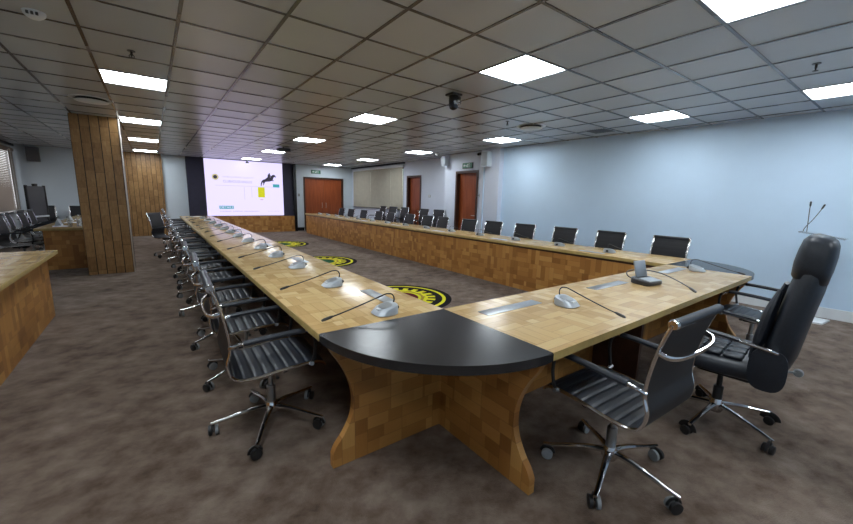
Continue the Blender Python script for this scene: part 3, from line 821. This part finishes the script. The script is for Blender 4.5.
# ------------------------------------------------------------------ things on the ceiling
pc = thing('ceiling_camera', 'black dome camera hanging under the ceiling tiles in mid room', 'camera', (2.97, 3.56, H))
B().box(-.075, .075, -.07, .07, -.03, -.006, .006).build('mount', M['rubber'], pc)
B().lathe([(0, -.03), (.055, -.03), (.058, -.06), (.058, -.13), (.045, -.17), (.02, -.185), (0, -.187)], n=20).build('body', M['blackgloss'], pc)
B().box(.05, .085, -.035, .035, -.075, -.03, .006).build('side_arm', M['rubber'], pc)
B().lathe([(0, 0), (.028, 0), (.028, .03), (.02, .034), (0, .034)], (0, 0, 0), 16, 'y').build('lens', M['glass'], pc, (.0, -.075, -.115), (0, 0, PI))
for lab, x, y in (('round ceiling air diffuser with a dark slot before the clad pillar', -.55, 7.0), ('round ceiling air diffuser with a dark slot on the plain wall side', 5.2, 4.2)):
    d = thing('air_diffuser', lab, 'vent', (x, y, H), 0, 'round air diffusers in the ceiling')
    B().lathe([(0, -.004), (.165, -.004), (.165, -.030), (0, -.030)], n=40).build('neck', M['rubber'], d)
    B().lathe([(0, -.030), (.175, -.030), (.185, -.034), (.175, -.040), (.08, -.052), (0, -.055)], n=40).build('plate', M['whitepl'], d)
    B().lathe([(.19, -.001), (.235, -.001), (.235, -.006), (.19, -.006), (.19, -.001)], n=40).build('rim', M['whitepl'], d)
sd = thing('smoke_detector', 'white round smoke detector on the ceiling above the pillar-side table', 'smoke detector', (-.56, 3.95, H))
B().lathe([(0, -.045), (.03, -.045), (.045, -.035), (.058, -.022), (.062, -.006), (.062, 0)], n=28).build('body', M['whitepl'], sd)
for k in range(3): B().box(-.035+.024*k, -.020+.024*k, -.062, -.045, -.034, -.014, .003).build('slot', M['dkgrey'], sd)
for lab, x, y in (('small black ceiling sprinkler near the lit panels before the pillar', -.04, 4.42), ('small black ceiling sprinkler beside the round diffuser', 4.62, 4.2), ('small black ceiling sprinkler over the tall padded chair', 4.72, .80)):
    d = thing('sprinkler', lab, 'sprinkler', (x, y, H), 0, 'ceiling sprinklers')
    B().lathe([(.03, -.006), (.03, 0)], n=16).build('rose', M['dkgrey'], d)
    B().lathe([(.009, -.006), (.009, -.035), (.004, -.045), (.004, -.055), (.02, -.058), (.02, -.061), (0, -.061)], n=12).build('head', M['rubber'], d)
    B().tube([(.016, 0, -.058), (.018, 0, -.042), (.008, 0, -.03)], .003, n=6).tube([(-.016, 0, -.058), (-.018, 0, -.042), (-.008, 0, -.03)], .003, n=6).build('yoke', M['rubber'], d)
pj = thing('projector', 'small dark projector under the ceiling in front of the screen', 'projector', (2.88, 10.3, H))
B().tube([(0, 0, 0), (0, 0, -.03)], .02, n=12).build('mount', M['rubber'], pj)
B().box(-.15, .15, -.11, .11, -.11, -.03, .012).build('body', M['dkgrey'], pj)
B().lathe([(0, .0), (.035, .0), (.035, .03), (.028, .034), (0, .034)], (.06, .11, -.07), 16, 'y').build('lens', M['blackgloss'], pj)
gl = thing('ceiling_grille', 'square dark slatted grille set in the ceiling beside the plain wall', 'vent', (6.35, 3.65, H))
B().box(-.2, .2, -.2, .2, -.008, 0, .002).build('frame', M['steel'], gl)
for k in range(9): B().box(-.18, .18, -.18+.04*k, -.155+.04*k, -.014, -.008).build('slat', M['dkgrey'], gl)
dm = thing('dome_camera', 'tiny white dome camera on the ceiling near the recessed door', 'camera', (6.40, 8.3, H))
B().lathe([(.05, 0), (.05, -.02), (.042, -.045), (.022, -.065), (0, -.07)], n=20).build('body', M['whitepl'], dm)
B().lathe([(0, 0), (.018, 0), (.018, .004), (0, .004)], (0, 0, 0), 12, 'y').build('lens', M['blackgloss'], dm, (0, -.036, -.05))
wc = thing('webcam', 'small dark camera at the top edge of the lit screen', 'camera', (2.96, Y1-.165, 2.60))
B().box(-.05, .05, -.03, .03, -.02, .02, .008).build('body', M['rubber'], wc)
B().box(-.02, .02, .02, .035, -.005, .06, .003).build('mount', M['rubber'], wc)
B().lathe([(0, -.01), (.014, -.01), (.014, 0), (0, 0)], (0, -.03, 0), 12, 'y').build('lens', M['blackgloss'], wc)

# ------------------------------------------------------------------ things on the walls
def exit_sign(loc, rz, label):
    s = thing('exit_sign', label, 'sign', loc, rz, 'green exit signs')
    B().box(-.20, .20, -.028, 0, -.075, .075, .005).build('housing', M['dkgrey'], s)
    B().box(-.188, .188, -.031, -.028, -.063, .063).build('face', M['green'], s)
    # running figure, arrow and door
    def mk(name, poly): B().prism(poly, -.0335, -.031, 'xz').build(name, M['signwhite'], s)
    b = B()
    b.prism([(.015+.011*math.cos(2*PI*k/14), .034+.011*math.sin(2*PI*k/14)) for k in range(14)], -.0335, -.031, 'xz')
    b.prism([(-.012, .018), (.016, .020), (.010, -.012), (.022, -.026), (.018, -.05), (.008, -.05), (.009, -.028), (-.004, -.014), (-.020, -.034), (-.042, -.034), (-.042, -.024), (-.024, -.022), (-.010, -.002), (-.008, .008), (-.026, .004), (-.030, -.010), (-.038, -.008), (-.034, .012)], -.0335, -.031, 'xz')
    b.build('running_figure', M['signwhite'], s)
    mk('doorway', [(.05, -.052), (.05, .050), (.10, .050), (.10, -.052), (.093, -.052), (.093, .043), (.057, .043), (.057, -.052)])
    mk('arrow', [(-.155, 0), (-.115, .038), (-.115, .014), (-.07, .014), (-.07, -.014), (-.115, -.014), (-.115, -.038)])
exit_sign((XD-.001, 7.53, 2.33), R(-90), 'green exit sign above the middle red brown door')
exit_sign((5.60, Y1-.001, 2.42), 0, 'green exit sign above the double door')
sw = thing('light_switch', 'small dark switch plate between the screen wall and the double door', 'switch', (4.87, Y1-.001, 1.46))
B().box(-.04, .04, -.012, 0, -.06, .06, .003).build('plate', M['steel'], sw)
B().box(-.018, .018, -.018, -.012, -.03, .03, .003).build('rocker', M['dkgrey'], sw)
ac = thing('access_reader', 'grey door reader with a hanging cord beside the middle door', 'reader', (XD-.001, 6.99, 1.55))
B().box(-.03, 0, -.045, .045, -.05, .05, .006).build('housing', M['steel'], ac)
B().box(-.034, -.03, -.025, .025, -.03, .02, .002).build('keypad', M['dkgrey'], ac)
B().tube([(-.012, .045, 0), (-.03, .10, .01), (-.035, .15, -.02), (-.03, .17, -.10)], .006, n=8, smooth=5).build('cord', M['dkgrey'], ac)
ws = thing('wall_socket', 'small pale switch plate beside the recessed red brown door', 'switch', (XW-.001, 9.72, 1.52))
B().box(-.012, 0, -.06, .06, -.04, .04, .003).build('plate', M['steel'], ws)
B().box(-.017, -.012, -.04, .04, -.02, .02, .002).build('rocker', M['whitepl'], ws)
def speaker(loc, rz, label, w=.16, h=.26, col='wall_far'):
    s = thing('wall_speaker', label, 'speaker', loc, rz, 'small wall speakers')
    B().box(-w/2, w/2, -.20, -.04, -h, 0, .012).build('cabinet', M[col], s)
    B().box(-w/2+.015, w/2-.015, -.206, -.20, -h+.02, -.02, .003).build('grille', M['chairgrey' if col == 'chairgrey' else 'silver'], s)
    B().box(-.02, .02, -.04, 0, -h*.7, -h*.3).build('bracket', M['rubber'], s)
speaker((XD-.002, 8.36, 2.62), R(-90), 'small pale speaker high on the stepped wall beyond the middle door')
speaker((6.738, 6.62, 2.60), R(-90), 'small pale speaker high on the pilaster near the middle door', .22, .36)
speaker((-2.62, Y1-.002, 2.62), 0, 'dark box speaker high in the corner by the slatted blind', .26, .40, 'chairgrey')
cc = thing('wall_camera', 'small black camera high on the wall between the middle door and pilaster', 'camera', (XD-.002, 7.02, 2.60))
B().box(-.012, 0, -.03, .03, -.05, .05, .003).build('mount', M['rubber'], cc)
B().tube([(-.01, 0, 0), (-.06, 0, -.01), (-.15, -.01, -.03)], [.02, .036, .034], n=14).build('body', M['blackgloss'], cc)
pipe = struct(B().box(6.715, 6.74, 6.78, 6.80, 0, 2.24).build('trim_7', M['wall']), 'thin cable trunking on the pilaster')

# ------------------------------------------------------------------ things on and by the tables near the pillar
def bottle(x, y, label):
    t = thing('water_bottle', label, 'bottle', (x, y, TT+.0005), 0, 'water bottles on the table behind the pillar')
    B().lathe([(0, 0), (.031, 0), (.033, .01), (.033, .14), (.028, .165), (.013, .19), (.013, .20), (0, .20)], n=18).build('bottle_body', M['acrylic'], t)
    B().lathe([(0, .20), (.015, .20), (.015, .217), (0, .217)], n=14).build('bottle_cap', M['whitepl'], t)
    B().lathe([(.0336, .06), (.0340, .061), (.0340, .119), (.0336, .12)], n=18).build('bottle_label', M['paper'], t)
bottle(-1.17, 9.75, 'clear water bottle on the table edge behind the clad pillar, first of its row')
bottle(-1.20, 10.6, 'clear water bottle behind the clad pillar, second of its row')
bottle(-1.24, 11.6, 'clear water bottle behind the clad pillar, third of its row')
for k, (x, y) in enumerate(((-1.05, 9.55), (-1.28, 9.62), (-1.36, 10.25), (-1.10, 10.2))):
    t = thing('drinking_glass', 'small drinking glass on the table behind the pillar, %s from its near end' % ORD[k], 'glass', (x, y, TT+.0005), 0, 'drinking glasses on the table behind the pillar')
    B().lathe([(0, 0), (.028, 0), (.034, .10), (.032, .10), (.0265, .006), (0, .006)], n=18).build('tumbler', M['glass'], t)
    B().lathe([(0, .101), (.035, .101), (.036, .104), (0, .106)], n=18).build('paper_lid', M['paper'], t)
for k, (x, y, r_) in enumerate(((-1.45, 9.8, 8), (-1.42, 10.9, -6), (-1.4, 12.0, 4))):
    tag(B().box(-.105, .105, -.148, .148, 0, .004).build('paper_sheet', M['paper'], None, (x, y, TT+.0005), (0, 0, R(r_))), 'white sheet of paper on the table behind the pillar, %s from its near end' % ORD[k], 'paper', 'papers on the table behind the pillar')
# small standing name cards
for k, (x, y) in enumerate(((-1.50, 10.05), (-1.5, 11.3))):
    b = B(); b.prism([(-.05, 0), (.05, 0), (.004, .12), (-.004, .12)], -.12, .12, 'yz')
    tag(b.build('name_card', M['silver'], None, (x, y, TT+.0005), (0, 0, R(90))), 'grey folded table card behind the pillar, %s from the near end' % ORD[k], 'card', 'table cards behind the pillar')
tag(B().box(-.15, .15, -.105, .105, 0, .006).build('paper_sheet', M['paper'], None, (1.02, 12.75, TT+.0005), (0, 0, R(5))), 'white paper at the screen end of the long table by the pillar', 'paper')
# easel board seen edge-on by the slatted blind
fl = thing('flip_chart', 'flip chart easel standing edge-on by the slatted blind', 'easel', (-2.37, 13.6, 0), R(72))
B().box(-.34, .34, -.015, .015, .62, 1.52, .006).build('board', M['chairgrey'], fl)
for sx in (-1, 1): B().box(sx*.34-.025, sx*.34+.025, -.025, .025, .6, 1.54, .004).build('side_rail', M['rubber'], fl)
B().box(-.30, .30, -.06, -.016, .74, .78, .005).build('pen_tray', M['whitepl'], fl)
for p in ([(-.28, .0, .8), (-.34, -.18, 0)], [(.28, .0, .8), (.34, -.18, 0)], [(0, .02, 1.4), (0, .55, 0)]):
    B().tube([Vector(p[0]), Vector(p[1])+Vector((0, 0, .012))], .012, n=8).build('leg', M['rubber'], fl)
B().box(-.06, .06, -.03, .03, 1.52, 1.58, .006).build('clamp', M['rubber'], fl)

# ------------------------------------------------------------------ world and camera
wd = bpy.data.worlds.new('World'); SC.world = wd; wd.use_nodes = True
nt = wd.node_tree
sky = nt.nodes.new('ShaderNodeTexSky'); sky.sky_type = 'NISHITA'; sky.sun_elevation = R(50); sky.sun_rotation = R(140); sky.sun_disc = False
nt.links.new(sky.outputs[0], nt.nodes['Background'].inputs[0]); nt.nodes['Background'].inputs[1].default_value = .25

cam = bpy.data.cameras.new('camera'); co = bpy.data.objects.new('camera', cam); COL.objects.link(co)
cam.sensor_width = 36.0; cam.lens = 369.9/853*36.0; cam.clip_start = .02; cam.clip_end = 100
yaw, pitch, roll = .6359, -.1706, .0238
cy, sy, cp, sp_, cr, sr = math.cos(yaw), math.sin(yaw), math.cos(pitch), math.sin(pitch), math.cos(roll), math.sin(roll)
fw = Vector((sy*cp, cy*cp, sp_)); rg = Vector((cy, -sy, 0)); up = rg.cross(fw)
r2 = rg*cr+up*sr; u2 = rg*-sr+up*cr
m = Matrix((r2, u2, -fw)).transposed().to_4x4(); m.translation = (0, 0, 1.45)
co.matrix_world = m
SC.camera = co
SC.view_settings.view_transform = 'Standard'; SC.view_settings.look = 'None'; SC.view_settings.gamma = 1.0
SC.view_settings.use_curve_mapping = False
SC.view_settings.exposure = 0.0
SC.cycles.max_bounces = 8; SC.cycles.diffuse_bounces = 4; SC.cycles.glossy_bounces = 4
SC.cycles.sample_clamp_indirect = 6.0
